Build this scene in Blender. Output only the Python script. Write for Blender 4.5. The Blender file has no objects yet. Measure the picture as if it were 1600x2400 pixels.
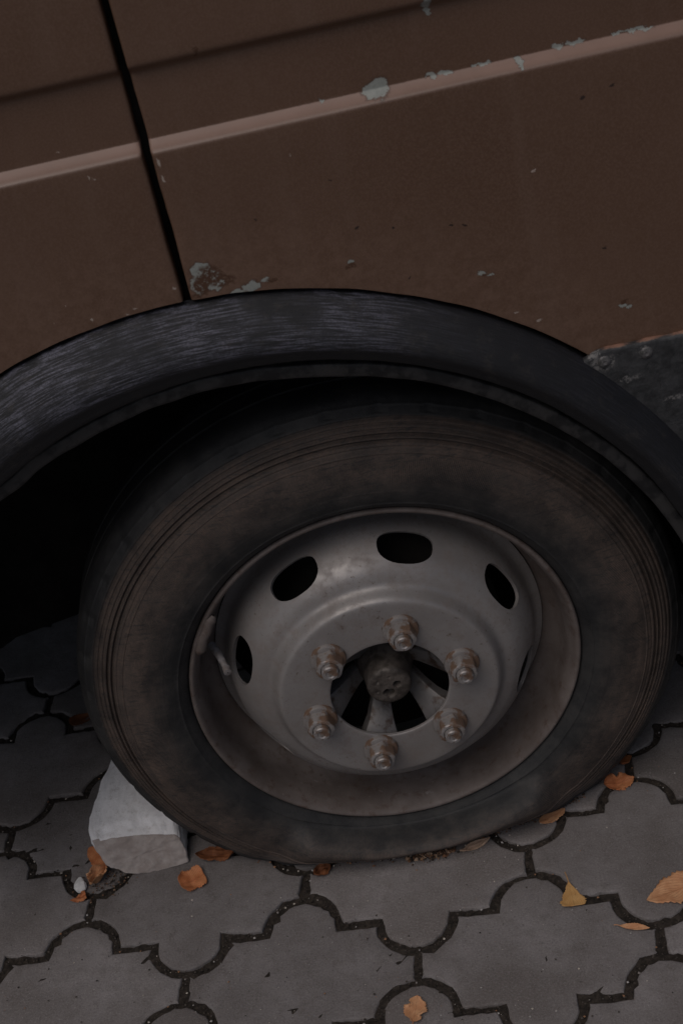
import bpy, bmesh, math, random
from mathutils import Vector, Matrix, noise
from mathutils.geometry import delaunay_2d_cdt
import numpy as np

sc = bpy.context.scene
R_ = math.radians
PI = math.pi

# ------------------------------------------------------------------ camera
cam_d = bpy.data.cameras.new('camera')
cam = bpy.data.objects.new('camera', cam_d)
sc.collection.objects.link(cam)
sc.camera = cam
YAW, PIT, ROLL = -0.033337, 0.582086, -0.231568
fw = Vector((math.sin(YAW) * math.cos(PIT), math.cos(YAW) * math.cos(PIT), -math.sin(PIT)))
rt = Vector((math.cos(YAW), -math.sin(YAW), 0))
up = rt.cross(fw)
r2 = math.cos(ROLL) * rt + math.sin(ROLL) * up
u2 = -math.sin(ROLL) * rt + math.cos(ROLL) * up
M = Matrix((r2, u2, -fw)).transposed().to_4x4()
M.translation = Vector((0.033537, -1.245631, 1.308621))
cam.matrix_world = M
cam_d.sensor_fit = 'HORIZONTAL'
cam_d.sensor_width = 24.0
cam_d.lens = 3410.02 * 24 / 1600
cam_d.clip_start = 0.02
cam_d.clip_end = 500
cam_d.dof.use_dof = True
cam_d.dof.focus_distance = 1.62
cam_d.dof.aperture_fstop = 11.0

# ------------------------------------------------------------------ world, sun, exposure
SUN_EL, SUN_AZ = 60.0, -34.0          # azimuth measured from -Y (towards the viewer) to -X (left)
w = bpy.data.worlds.new('World')
sc.world = w
w.use_nodes = True
wn = w.node_tree
bg = wn.nodes['Background']
sky = wn.nodes.new('ShaderNodeTexSky')
sky.sky_type = 'NISHITA'
sky.sun_disc = False
sky.sun_elevation = R_(SUN_EL)
sky.air_density = 1.0
sky.dust_density = 4.0
sky.ozone_density = 1.0
wn.links.new(sky.outputs[0], bg.inputs[0])
bg.inputs[1].default_value = 0.08
sd = Vector((math.sin(R_(SUN_AZ)) * math.cos(R_(SUN_EL)), -math.cos(R_(SUN_AZ)) * math.cos(R_(SUN_EL)), math.sin(R_(SUN_EL))))
sky.sun_rotation = math.atan2(sd.x, sd.y)
sun_d = bpy.data.lights.new('sun', 'SUN')
sun_d.energy = 1.5
sun_d.angle = R_(48)
sun_d.color = (1.0, 0.965, 0.94)
sun = bpy.data.objects.new('sun', sun_d)
sc.collection.objects.link(sun)
sun.rotation_euler = (-sd).to_track_quat('-Z', 'Y').to_euler()
sun.location = sd * 5

sc.view_settings.view_transform = 'Standard'
sc.view_settings.look = 'None'
sc.view_settings.gamma = 1.0
sc.view_settings.use_curve_mapping = False
sc.view_settings.exposure = -0.95
sc.cycles.max_bounces = 6
sc.cycles.diffuse_bounces = 3
sc.cycles.glossy_bounces = 3
sc.cycles.caustics_reflective = False
sc.cycles.caustics_refractive = False

# ------------------------------------------------------------------ helpers
C = sc.collection


def obj(name, me, mat=None, parent=None, smooth=None, loc=None):
    o = bpy.data.objects.new(name, me)
    C.objects.link(o)
    if mat is not None and not me.materials:
        me.materials.append(mat)
    if parent is not None:
        o.parent = parent
    if loc is not None:
        o.location = loc
    if smooth is not None:
        me.polygons.foreach_set('use_smooth', [True] * len(me.polygons))
        me.set_sharp_from_angle(angle=R_(smooth))
    return o


def mesh(name, verts, faces, uvs=None):
    me = bpy.data.meshes.new(name)
    me.from_pydata([tuple(v) for v in verts], [], faces)
    if uvs is not None:
        ul = me.uv_layers.new(name='UVMap')
        flat = []
        for f in uvs:
            for c in f:
                flat += [c[0], c[1]]
        ul.data.foreach_set('uv', flat)
    me.validate(clean_customdata=False)
    me.update()
    return me


def empty(name, loc=(0, 0, 0), parent=None):
    o = bpy.data.objects.new(name, None)
    C.objects.link(o)
    o.location = loc
    o.empty_display_size = 0.05
    if parent is not None:
        o.parent = parent
    return o


def tag(o, label=None, cat=None, group=None, kind=None):
    if label: o['label'] = label
    if cat: o['category'] = cat
    if group: o['group'] = group
    if kind: o['kind'] = kind
    return o


def grid(name, pts, uv=None, close_u=False, flip=False):
    """pts[i][j] -> mesh; i along columns, j along rows."""
    n, m = len(pts), len(pts[0])
    V = [p for col in pts for p in col]
    F, U = [], []
    for i in range(n if close_u else n - 1):
        i2 = (i + 1) % n
        for j in range(m - 1):
            q = [i * m + j, i2 * m + j, i2 * m + j + 1, i * m + j + 1]
            if uv:
                a = [uv(i, j), uv(i + 1, j), uv(i + 1, j + 1), uv(i, j + 1)]
            if flip:
                q.reverse()
                if uv: a.reverse()
            F.append(q)
            if uv: U.append(a)
    return mesh(name, V, F, U if uv else None)


def lathe_y(name, prof, seg, cx=0.0, cz=0.0, a0=0.0, a1=2 * PI, uvs=False):
    """prof: list of (radius, y); axis parallel to Y through (cx, cz)."""
    closed = abs(a1 - a0 - 2 * PI) < 1e-6
    n = seg if closed else seg + 1
    pts = []
    for i in range(n):
        a = a0 + (a1 - a0) * i / seg
        pts.append([(cx + r * math.cos(a), y, cz + r * math.sin(a)) for r, y in prof])
    uv = (lambda i, j: (i / seg, j / (len(prof) - 1))) if uvs else None
    return grid(name, pts, uv, closed, flip=True)


def bm_mesh(name, bm):
    me = bpy.data.meshes.new(name)
    bm.to_mesh(me)
    bm.free()
    return me


def interp(xs, ys, x):
    """smooth (monotone cubic) interpolation"""
    n = len(xs)
    d = [(ys[i + 1] - ys[i]) / (xs[i + 1] - xs[i]) for i in range(n - 1)]
    m = [d[0]] + [0 if d[i - 1] * d[i] <= 0 else (2 * d[i - 1] * d[i]) / (d[i - 1] + d[i]) for i in range(1, n - 1)] + [d[-1]]
    if x <= xs[0]: return ys[0]
    if x >= xs[-1]: return ys[-1]
    for i in range(n - 1):
        if x <= xs[i + 1]:
            h = xs[i + 1] - xs[i]
            t = (x - xs[i]) / h
            return (ys[i] * (1 + 2 * t) * (1 - t) ** 2 + h * m[i] * t * (1 - t) ** 2 + ys[i + 1] * t * t * (3 - 2 * t) + h * m[i + 1] * t * t * (t - 1))


def sstep(a, b, x):
    t = min(1, max(0, (x - a) / (b - a)))
    return t * t * (3 - 2 * t)


# ------------------------------------------------------------------ material helper
class NT:
    def __init__(s, name, rough=0.5, metal=0.0, spec=0.5):
        s.mat = bpy.data.materials.new(name)
        s.mat.use_nodes = True
        s.t = s.mat.node_tree
        s.b = s.t.nodes['Principled BSDF']
        s.b.inputs['Roughness'].default_value = rough
        s.b.inputs['Metallic'].default_value = metal
        s.b.inputs['Specular IOR Level'].default_value = spec
        s.tc = s.t.nodes.new('ShaderNodeTexCoord')

    def n(s, typ, **kw):
        nd = s.t.nodes.new('ShaderNode' + typ)
        for k, v in kw.items():
            setattr(nd, k, v)
        return nd

    def put(s, sock, v):
        if isinstance(v, (int, float)):
            sock.default_value = v
        elif isinstance(v, tuple):
            sock.default_value = v if len(v) == len(sock.default_value) else v + (1,)
        else:
            s.t.links.new(v, sock)

    def obj(s): return s.tc.outputs['Object']
    def uv(s): return s.tc.outputs['UV']

    def mapping(s, vec, scale=(1, 1, 1), loc=(0, 0, 0)):
        m = s.n('Mapping')
        s.put(m.inputs['Vector'], vec)
        m.inputs['Scale'].default_value = scale
        m.inputs['Location'].default_value = loc
        return m.outputs[0]

    def noise(s, vec, scale, detail=4, rough=0.55, dist=0.0, color=False):
        m = s.n('TexNoise')
        s.put(m.inputs['Vector'], vec)
        m.inputs['Scale'].default_value = scale
        m.inputs['Detail'].default_value = detail
        m.inputs['Roughness'].default_value = rough
        m.inputs['Distortion'].default_value = dist
        return m.outputs['Color' if color else 'Fac']

    def ramp(s, fac, a, b, va=0.0, vb=1.0):
        m = s.n('MapRange', interpolation_type='SMOOTHSTEP')
        s.put(m.inputs['Value'], fac)
        for k, v in zip(('From Min', 'From Max', 'To Min', 'To Max'), (a, b, va, vb)):
            m.inputs[k].default_value = v
        return m.outputs[0]

    def math(s, op, a, b=None, clamp=False):
        m = s.n('Math', operation=op, use_clamp=clamp)
        s.put(m.inputs[0], a)
        if b is not None: s.put(m.inputs[1], b)
        return m.outputs[0]

    def vmath(s, op, a, b=None, scale=None):
        m = s.n('VectorMath', operation=op)
        s.put(m.inputs[0], a)
        if b is not None: s.put(m.inputs[1], b)
        if scale is not None: s.put(m.inputs['Scale'], scale)
        return m.outputs['Value' if op in ('DISTANCE', 'LENGTH', 'DOT_PRODUCT') else 0]

    def mix(s, fac, a, b):
        m = s.n('Mix', data_type='RGBA')
        s.put(m.inputs[0], fac)
        s.put(m.inputs[6], a)
        s.put(m.inputs[7], b)
        return m.outputs[2]

    def sep(s, vec):
        m = s.n('SeparateXYZ')
        s.put(m.inputs[0], vec)
        return m.outputs

    def color(s, v): s.put(s.b.inputs['Base Color'], v)
    def rough(s, v): s.put(s.b.inputs['Roughness'], v)
    def metal(s, v): s.put(s.b.inputs['Metallic'], v)

    def bump(s, h, dist=0.001, strength=1.0, prev=None):
        m = s.n('Bump')
        m.inputs['Strength'].default_value = strength
        m.inputs['Distance'].default_value = dist
        s.put(m.inputs['Height'], h)
        if prev is not None: s.put(m.inputs['Normal'], prev)
        return m.outputs[0]

    def normal(s, v): s.put(s.b.inputs['Normal'], v)

    def spots(s, vec, L):
        """largest of (1 - distance/radius) over spots L = (x, z, rx, rz); vec holds x and z"""
        out = None
        for x, z, rx, rz in L:
            d = s.vmath('SUBTRACT', vec, (x, 0.0, z))
            d = s.vmath('MULTIPLY', d, (1 / rx, 0.0, 1 / rz))
            v = s.math('SUBTRACT', 1.0, s.vmath('LENGTH', d))
            out = v if out is None else s.math('MAXIMUM', out, v)
        return out


# ------------------------------------------------------------------ materials
AOX, AOZ = -0.1036, 0.2658


def mat_paint(kind='fender'):
    m = NT('brown_paint_' + kind, 0.42, 0, 0.5)
    P = m.obj()
    nz = m.noise(P, 140, 5, 0.65, color=True)
    off = m.vmath('SCALE', m.vmath('SUBTRACT', nz, (0.5, 0.5, 0.5)), scale=0.012)
    Pd = m.vmath('ADD', P, off)
    primer = [(0.1035, .9262, .0115, .010), (.0955, .9245, .0075, .006), (.149, .9262, .006, .0035), (.161, .9262, .009, .0018),
              (.192, .9262, .011, .0018), (.2228, .923, .0042, .005), (.223, .9195, .0028, .004), (.2563, .9262, .007, .0022),
              (.2707, .9266, .011, .0022), (.324, .9258, .016, .0024), (.307, .9262, .009, .0018), (.1544, .9852, .005, .007),
              (.1541, .9775, .0028, .003), (.0554, .9254, .003, .002), (-.037, .7808, .011, .0065), (-.0500, .7778, .009, .0045), (-.0239, .7839, .005, .003),
              (-.077, .806, .013, .009), (-.083, .793, .008, .012), (-.068, .790, .012, .007), (-.072, .798, .010, .010), (.0514, .7845, .004, .0022), (.1645, .7455, .005, .003), (.172, .7425, .003, .002), (.287, .683, .006, .002), (.293, .681, .004, .002)]
    rust = [(-.0700, .7985, .017, .013), (-.060, .792, .013, .008), (-.0800, .7905, .010, .010), (-.088, .783, .006, .003), (.0514, .780, .0062, .0034), (.167, .7428, .0045, .003),
            (.2885, .6868, .005, .003), (-.0354, .9895, .003, .004), (.1656, .7078, .003, .002), (-.018, .783, .006, .002)]
    dots = [(.2701, .8828, .0026, .0028), (.2942, .8876, .0026, .0018), (.0631, .8125, .0024, .002), (.0946, .8043, .0018, .0016), (.1447, .7973, .0022, .0016),
            (.1566, .7933, .0026, .0016), (.2752, .744, .0022, .0018), (.1009, .7563, .0016, .002), (-.02, .84, .0012, .0012), (.05, .86, .0014, .001)]
    flecks = [(-.1672, .9312, .0012, .0012), (-.1477, .9079, .0012, .0016), (-.143, .9065, .0012, .0014), (-.103, .7948, .0016, .0014), (-.1425, .7841, .004, .0008),
              (-.15, .7805, .003, .0008), (-.1818, .7822, .0009, .002), (-.2155, .7861, .0008, .0016), (-.088, .9081, .0012, .006), (-.0872, .893, .001, .006), (.2217, .8288, .003, .002),
              (-.2, .80, .0008, .001), (.02, .89, .0008, .0008), (.19, .70, .003, .0012), (.21, .687, .003, .0012)]
    fx = -0.0957
    if kind == 'fender':
        flecks = [q for q in flecks if q[0] > fx]
    else:
        flecks = [q for q in flecks if q[0] < fx]
    if kind != 'fender': primer, rust, dots = primer[13:14], rust[3:4], dots[8:9]
    mp = m.ramp(m.spots(Pd, primer), 0.22, 0.34)
    mr = m.ramp(m.spots(Pd, rust), 0.05, 0.45)
    md = m.ramp(m.spots(Pd, dots), 0.05, 0.45)
    mf = m.ramp(m.spots(Pd, flecks), 0.1, 0.5)
    big = m.noise(P, 5, 4, 0.6)
    fine = m.noise(P, 560, 3, 0.75)
    base = m.mix(m.ramp(big, 0.3, 0.7), (0.108, 0.055, 0.032), (0.128, 0.068, 0.042))
    base = m.mix(m.ramp(fine, 0.38, 0.66, 0, 0.55), base, (0.160, 0.096, 0.066))
    # faint vertical run-down dust
    st = m.noise(m.mapping(P, (30, 30, 2.0)), 1.0, 4, 0.6)
    base = m.mix(m.ramp(st, 0.5, 0.8, 0, 0.22), base, (0.19, 0.122, 0.09))
    # paler, rougher band along the upward-facing ledge of the swage line
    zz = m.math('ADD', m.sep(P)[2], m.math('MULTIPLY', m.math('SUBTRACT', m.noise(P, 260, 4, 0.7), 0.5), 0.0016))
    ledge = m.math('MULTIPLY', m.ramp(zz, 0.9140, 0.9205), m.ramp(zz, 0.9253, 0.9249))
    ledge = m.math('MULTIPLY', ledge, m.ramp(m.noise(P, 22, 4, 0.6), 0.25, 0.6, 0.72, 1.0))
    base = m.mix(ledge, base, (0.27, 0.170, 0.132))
    prim = m.mix(m.noise(P, 300, 3), (0.20, 0.21, 0.19), (0.36, 0.37, 0.34))
    dist = m.vmath('LENGTH', m.vmath('MULTIPLY', m.vmath('SUBTRACT', P, (AOX, 0.0, AOZ)), (1.0, 0.0, 1.0)))
    arch_tone = m.math('MULTIPLY', m.ramp(dist, 0.63, 0.515), m.ramp(m.noise(P, 85, 6, 0.75), 0.36, 0.68))  # lighter, redder speckle that strengthens towards the wheel arch
    base = m.mix(m.math('MULTIPLY', arch_tone, 0.5), base, (0.20, 0.12, 0.084))
    c = m.mix(m.math('MULTIPLY', m.ramp(m.spots(Pd, primer), 0.02, 0.24), 0.6), base, (0.055, 0.026, 0.017)) if kind == 'fender' else base
    c = m.mix(mp, c, prim)
    c = m.mix(m.math('MULTIPLY', mr, m.ramp(m.noise(P, 260, 4, 0.7), 0.36, 0.52)), c, (0.075, 0.032, 0.014))
    c = m.mix(md, c, (0.03, 0.014, 0.009))
    c = m.mix(m.math('MULTIPLY', mf, 0.8), c, (0.45, 0.38, 0.33))
    m.color(c)
    hit = m.math('MAXIMUM', m.math('MAXIMUM', mp, mr), md)
    rg = m.ramp(big, 0.3, 0.7, 0.34, 0.44)
    m.rough(m.math('ADD', rg, m.math('MULTIPLY', m.math('MAXIMUM', hit, ledge), 0.3), clamp=True))
    b1 = m.bump(m.noise(P, 230, 2, 0.5), 0.0002, 0.35)
    b0 = m.bump(m.noise(P, 9, 2, 0.5), 0.004, 0.25, b1)
    if kind == 'fender':
        b0 = m.bump(m.math('ADD', m.math('MAXIMUM', mp, mr), m.math('MULTIPLY', m.noise(P, 500, 3, 0.7), m.math('MULTIPLY', mr, 1.5))), 0.0007, -0.8, b0)
    m.normal(b0)
    m.b.inputs['Coat Weight'].default_value = 0.25
    m.b.inputs['Coat Roughness'].default_value = 0.22
    return m.mat


def mat_flare():
    m = NT('worn_black_plastic', 0.5, 0, 0.5)
    U = m.uv()            # u metres along the arch, v metres across
    P = m.obj()
    wob = m.vmath('ADD', U, m.vmath('SCALE', m.noise(U, 9, 3, 0.5, color=True), scale=0.008))
    s1 = m.noise(m.mapping(wob, (30, 620, 1)), 1.0, 8, 0.75)
    s2 = m.noise(m.mapping(wob, (40, 1500, 1)), 1.0, 3, 0.6)
    patch = m.noise(P, 11, 4, 0.6)
    streak = m.math('MULTIPLY', m.ramp(s1, 0.46, 0.58), m.ramp(patch, 0.32, 0.54))
    streak = m.math('ADD', streak, m.math('MULTIPLY', m.ramp(s2, 0.58, 0.72), 0.35), clamp=True)
    streak = m.math('MULTIPLY', streak, m.ramp(m.noise(P, 480, 4, 0.7), 0.34, 0.58, 0.35, 1.0))
    v = m.sep(U)[1]
    wx = m.math('ADD', m.sep(P)[0], m.math('MULTIPLY', m.math('SUBTRACT', patch, 0.5), 0.25))
    streak = m.math('MULTIPLY', streak, m.ramp(wx, 0.15, 0.02, 0.10, 1.0))  # scuffs and painted sheen die away towards the right
    streak = m.math('MULTIPLY', streak, m.ramp(v, 0.064, 0.056))
    c = m.mix(streak, (0.008, 0.008, 0.010), (0.125, 0.123, 0.158))  # scuff colour with the sky's bluish sheen painted in
    c = m.mix(m.ramp(m.noise(P, 60, 5, 0.7), 0.52, 0.75, 0, 0.25), c, (0.09, 0.075, 0.06))
    m.color(c)
    m.rough(m.ramp(streak, 0.0, 1.0, 0.62, 0.45))
    b = m.bump(s1, 0.0016, 0.7)
    b = m.bump(m.noise(P, 500, 3, 0.6), 0.0005, 0.4, b)
    m.normal(b)
    return m.mat


def mat_simple(name, c1, c2, scale=30, rough=0.6, bump=0.0008, bscale=200, metal=0.0, spec=0.5, lo=0.35, hi=0.65):
    m = NT(name, rough, metal, spec)
    P = m.obj()
    m.color(m.mix(m.ramp(m.noise(P, scale, 6, 0.65), lo, hi), c1, c2))
    if bump:
        m.normal(m.bump(m.noise(P, bscale, 5, 0.6), bump, 0.6))
    return m.mat


def mat_tyre():
    m = NT('dusty_rubber', 0.75, 0, 0.35)
    U = m.uv()           # u = turns, v = undeformed radius in metres
    P = m.obj()
    u, v = m.sep(U)[0], m.sep(U)[1]
    circ = m.n('CombineXYZ')
    ang = m.math('MULTIPLY', u, 2 * PI)
    m.put(circ.inputs[0], m.math('MULTIPLY', m.math('COSINE', ang), 3.0))
    m.put(circ.inputs[1], m.math('MULTIPLY', m.math('SINE', ang), 3.0))
    m.put(circ.inputs[2], m.math('MULTIPLY', v, 120.0))
    ringn = m.noise(circ.outputs[0], 1.0, 4, 0.6)
    n1 = m.noise(P, 24, 8, 0.72)
    n2 = m.noise(P, 130, 6, 0.75)
    vj = m.math('ADD', v, m.math('MULTIPLY', m.math('SUBTRACT', n1, 0.5), 0.045))
    vk = m.math('ADD', v, m.math('MULTIPLY', m.math('SUBTRACT', n2, 0.5), 0.012))
    d1 = m.ramp(vj, 0.232, 0.288)
    d2 = m.ramp(vk, 0.325, 0.319)
    dust = m.math('MULTIPLY', d1, d2)
    dust = m.math('MULTIPLY', dust, m.ramp(n1, 0.30, 0.62, 0.55, 1.0))
    dust = m.math('MULTIPLY', dust, m.ramp(ringn, 0.25, 0.75, 0.5, 1.0))
    fine = m.ramp(n2, 0.3, 0.75, 0.65, 1.0)
    dust = m.math('MULTIPLY', dust, fine)
    scr = m.noise(m.mapping(P, (60, 60, 420)), 1.0, 3, 0.6)
    dust = m.math('MULTIPLY', dust, m.ramp(scr, 0.66, 0.56, 0.35, 1.0))
    n3 = m.noise(P, 520, 4, 0.75)
    dust = m.math('MULTIPLY', dust, m.ramp(n3, 0.36, 0.60, 0.6, 1.0))
    rub = m.mix(m.ramp(n1, 0.35, 0.7), (0.020, 0.020, 0.021), (0.044, 0.042, 0.041))
    c = m.mix(dust, rub, (0.155, 0.108, 0.085))
    m.color(c)
    m.rough(m.ramp(dust, 0, 1, 0.62, 0.9))
    # fine moulded radial knurling on part of the sidewall
    wv = m.math('SINE', m.math('MULTIPLY', u, 2 * PI * 900))
    kn = m.math('MULTIPLY', m.math('MULTIPLY', m.ramp(v, 0.256, 0.258), m.ramp(v, 0.288, 0.286)), m.ramp(m.math('SINE', m.math('MULTIPLY', m.math('ADD', u, 0.02), 2 * PI * 6)), 0.25, 0.35))
    h = m.math('MULTIPLY', m.math('MULTIPLY', wv, kn), 0.5)
    b = m.bump(h, 0.0005, 0.7)
    b = m.bump(n2, 0.0012, 0.5, b)
    b = m.bump(m.noise(P, 600, 3, 0.6), 0.0004, 0.5, b)
    m.normal(b)
    return m.mat


def mat_steel(name='dirty_silver_paint', rusty=0.0):
    m = NT(name, 0.42, 0.25, 0.5)
    P = m.obj()
    n1 = m.noise(P, 9, 5, 0.6)
    n2 = m.noise(P, 60, 6, 0.7)
    n3 = m.noise(P, 190, 4, 0.7)
    c = m.mix(m.ramp(n1, 0.3, 0.7), (0.250, 0.227, 0.216), (0.330, 0.308, 0.300))
    c = m.mix(m.ramp(n2, 0.42, 0.72, 0, 0.6), c, (0.185, 0.148, 0.130))
    sp = m.ramp(n3, 0.60 if not rusty else 0.5, 0.72)
    sp = m.math('MULTIPLY', sp, m.ramp(n1, 0.38, 0.58))
    c = m.mix(m.math('MULTIPLY', sp, 0.75), c, (0.085, 0.045, 0.026))
    if rusty:
        c = m.mix(m.ramp(m.noise(P, 75, 4, 0.6), 0.44, 0.56, 0, rusty), c, (0.16, 0.088, 0.05))
    m.color(c)
    m.metal(m.ramp(n2, 0.35, 0.75, 0.30, 0.10))
    m.rough(m.ramp(n2, 0.35, 0.7, 0.36, 0.56))
    b = m.bump(n2, 0.0006, 0.35)
    m.normal(m.bump(n3, 0.0004, 0.4, b))
    return m.mat


def mat_rimwell():
    m = NT('rust_brown_rim', 0.62, 0.1, 0.4)
    P = m.obj()
    n1 = m.noise(P, 14, 5, 0.6)
    n2 = m.noise(P, 80, 5, 0.7)
    c = m.mix(m.ramp(n1, 0.3, 0.7), (0.112, 0.088, 0.078), (0.188, 0.158, 0.146))
    c = m.mix(m.ramp(n2, 0.5, 0.72, 0, 0.7), c, (0.085, 0.05, 0.036))
    c = m.mix(m.ramp(m.noise(P, 110, 4, 0.7), 0.62, 0.75, 0, 0.5), c, (0.30, 0.27, 0.26))
    m.color(c)
    b = m.bump(n2, 0.0008, 0.45)
    m.normal(b)
    return m.mat


def mat_paver():
    m = NT('grey_concrete_paver', 0.8, 0, 0.35)
    P = m.obj()
    oi = m.n('ObjectInfo')
    rnd = oi.outputs['Random']
    off = m.n('CombineXYZ')
    m.put(off.inputs[0], m.math('MULTIPLY', rnd, 37.0))
    m.put(off.inputs[1], m.math('MULTIPLY', rnd, 91.0))
    Q = m.vmath('ADD', P, off.outputs[0])
    n1 = m.noise(Q, 9, 5, 0.6)
    n2 = m.noise(Q, 55, 6, 0.7)
    n3 = m.noise(Q, 420, 4, 0.75)
    n4 = m.noise(Q, 4.2, 3, 0.5)
    c = m.mix(m.ramp(n1, 0.3, 0.7), (0.145, 0.126, 0.120), (0.225, 0.203, 0.200))
    c = m.mix(m.ramp(n2, 0.42, 0.72, 0, 0.7), c, (0.125, 0.106, 0.097))
    c = m.mix(m.ramp(n4, 0.48, 0.64, 0, 0.7), c, (0.105, 0.085, 0.075))
    n5 = m.noise(Q, 900, 2, 0.6)
    c = m.mix(m.ramp(n5, 0.3, 0.7, 0, 0.25), c, (0.30, 0.285, 0.285))
    n6 = m.noise(Q, 150, 3, 0.6)
    c = m.mix(m.ramp(n6, 0.69, 0.76, 0, 0.8), c, (0.42, 0.40, 0.385))
    c = m.mix(m.ramp(n6, 0.30, 0.25, 0, 0.7), c, (0.06, 0.052, 0.048))
    c = m.mix(m.ramp(n3, 0.52, 0.68, 0, 0.40), c, (0.34, 0.32, 0.315))
    c = m.mix(m.ramp(n3, 0.47, 0.32, 0, 0.55), c, (0.075, 0.068, 0.064))
    tint = m.n('HueSaturation')
    m.put(tint.inputs['Color'], c)
    m.put(tint.inputs['Value'], m.math('ADD', 0.82, m.math('MULTIPLY', rnd, 0.32)))
    m.color(tint.outputs[0])
    m.rough(m.ramp(n2, 0.3, 0.7, 0.62, 0.9))
    b = m.bump(n2, 0.0022, 0.5)
    b = m.bump(n3, 0.0012, 0.8, b)
    m.normal(b)
    return m.mat


def mat_soil():
    m = NT('joint_soil', 0.95, 0, 0.2)
    P = m.obj()
    n2 = m.noise(P, 160, 5, 0.7)
    c = m.mix(m.ramp(n2, 0.35, 0.7), (0.022, 0.018, 0.015), (0.058, 0.046, 0.038))
    m.color(c)
    m.normal(m.bump(n2, 0.004, 0.8))
    return m.mat


def mat_leaf(name, c1, c2, cv):
    m = NT(name, 0.65, 0, 0.3)
    P = m.obj()
    n = m.noise(P, 90, 4, 0.6)
    n2 = m.noise(P, 350, 4, 0.7)
    c = m.mix(m.ramp(n, 0.35, 0.7), c1, c2)
    c = m.mix(m.ramp(n2, 0.60, 0.72, 0, 0.7), c, (c1[0] * .35, c1[1] * .3, c1[2] * .3))
    y = m.math('ABSOLUTE', m.sep(m.uv())[1])
    x = m.sep(m.uv())[0]
    vein = m.math('SINE', m.math('MULTIPLY', m.math('SUBTRACT', x, m.math('MULTIPLY', y, 0.8)), 46.0))
    vm = m.math('MAXIMUM', m.ramp(vein, 0.8, 0.98), m.ramp(y, 0.035, 0.015))
    c = m.mix(m.math('MULTIPLY', vm, 0.45), c, cv)
    m.color(c)
    m.b.inputs['Subsurface Weight'].default_value = 0.0
    m.normal(m.bump(m.math('ADD', vm, n), 0.0006, 0.6))
    return m.mat


def mat_stone():
    m = NT('pale_concrete', 0.85, 0, 0.3)
    P = m.obj()
    n1 = m.noise(P, 18, 5, 0.6)
    n2 = m.noise(P, 110, 6, 0.7)
    c = m.mix(m.ramp(n1, 0.3, 0.7), (0.76, 0.75, 0.77), (0.88, 0.87, 0.89))
    c = m.mix(m.ramp(n2, 0.5, 0.75, 0, 0.5), c, (0.34, 0.30, 0.27))
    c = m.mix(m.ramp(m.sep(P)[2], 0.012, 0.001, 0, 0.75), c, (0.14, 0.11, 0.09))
    m.color(c)
    b = m.bump(n2, 0.0022, 0.5)
    m.normal(m.bump(m.noise(P, 500, 4, 0.7), 0.0006, 0.6, b))
    return m.mat


def mat_attr(name, rough=0.9):
    m = NT(name, rough, 0, 0.25)
    a = m.n('Attribute')
    a.attribute_name = 'col'
    m.color(a.outputs['Color'])
    return m.mat


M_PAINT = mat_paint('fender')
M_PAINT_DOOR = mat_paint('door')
M_FLARE = mat_flare()
M_LIP = mat_simple('flaking_black_lip', (0.009, 0.009, 0.010), (0.038, 0.036, 0.036), 42, 0.6, 0.0012, 90, lo=0.40, hi=0.56)
def mat_trim():
    m = NT('scuffed_trim', 0.6)
    P = m.obj()
    n = m.noise(P, 60, 6, 0.7)
    c = m.mix(m.ramp(n, 0.35, 0.65), (0.018, 0.018, 0.019), (0.050, 0.050, 0.052))
    Pd = m.vmath('ADD', P, m.vmath('SCALE', m.vmath('SUBTRACT', m.noise(P, 120, 5, 0.7, color=True), (0.5, 0.5, 0.5)), scale=0.022))
    sp = m.ramp(m.spots(Pd, [(0.262, 0.632, 0.017, 0.012), (0.255, 0.640, 0.010, 0.006), (0.303, 0.6335, 0.009, 0.007), (0.285, 0.61, 0.018, 0.004), (0.33, 0.58, 0.02, 0.004)]), 0.15, 0.5)
    c = m.mix(m.math('MULTIPLY', sp, m.ramp(m.noise(P, 330, 4, 0.7), 0.38, 0.6)), c, (0.17, 0.16, 0.155))
    ed = m.ramp(m.math('ADD', m.sep(P)[2], m.math('MULTIPLY', n, 0.004)), 0.6462, 0.6474)
    c = m.mix(m.math('MULTIPLY', ed, m.ramp(m.noise(P, 45, 3), 0.4, 0.55)), c, (0.24, 0.125, 0.085))
    m.color(c)
    b = m.bump(m.noise(P, 170, 5, 0.65), 0.0018, 0.7)
    m.normal(b)
    return m.mat


M_TRIM = mat_trim()
M_DARK = mat_simple('black_underseal', (0.010, 0.009, 0.008), (0.02, 0.018, 0.016), 20, 0.9, 0.002, 60, spec=0.2)
M_TYRE = mat_tyre()
M_STEEL = mat_steel()
M_NUT = mat_steel('rusty_nut_steel', 0.85)
M_RIM = mat_rimwell()
M_HUB = mat_simple('greasy_hub_metal', (0.045, 0.036, 0.03), (0.125, 0.105, 0.092), 70, 0.55, 0.002, 110, metal=0.2)
M_PETAL = mat_simple('hub_flange_metal', (0.055, 0.034, 0.024), (0.135, 0.125, 0.122), 45, 0.5, 0.001, 110, metal=0.2, lo=0.38, hi=0.52)
M_LEAD = mat_simple('grey_lead', (0.20, 0.17, 0.16), (0.34, 0.32, 0.32), 90, 0.5, 0.001, 150, metal=0.2)
M_CHIP = mat_simple('white_stone', (0.55, 0.54, 0.53), (0.72, 0.71, 0.70), 120, 0.8, 0.0008, 300)
M_RIVET = mat_simple('dull_rivet', (0.05, 0.048, 0.046), (0.16, 0.15, 0.15), 160, 0.55, 0.001, 150, metal=0.2)
M_PAVER = mat_paver()
M_SOIL = mat_soil()
M_STONE = mat_stone()
M_RAW_SHADED = mat_simple('shaded_broken_concrete', (0.30, 0.255, 0.235), (0.40, 0.355, 0.335), 60, 0.9, 0.002, 140)  # front face: brownish broken concrete, with its shade put into the colour
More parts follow.
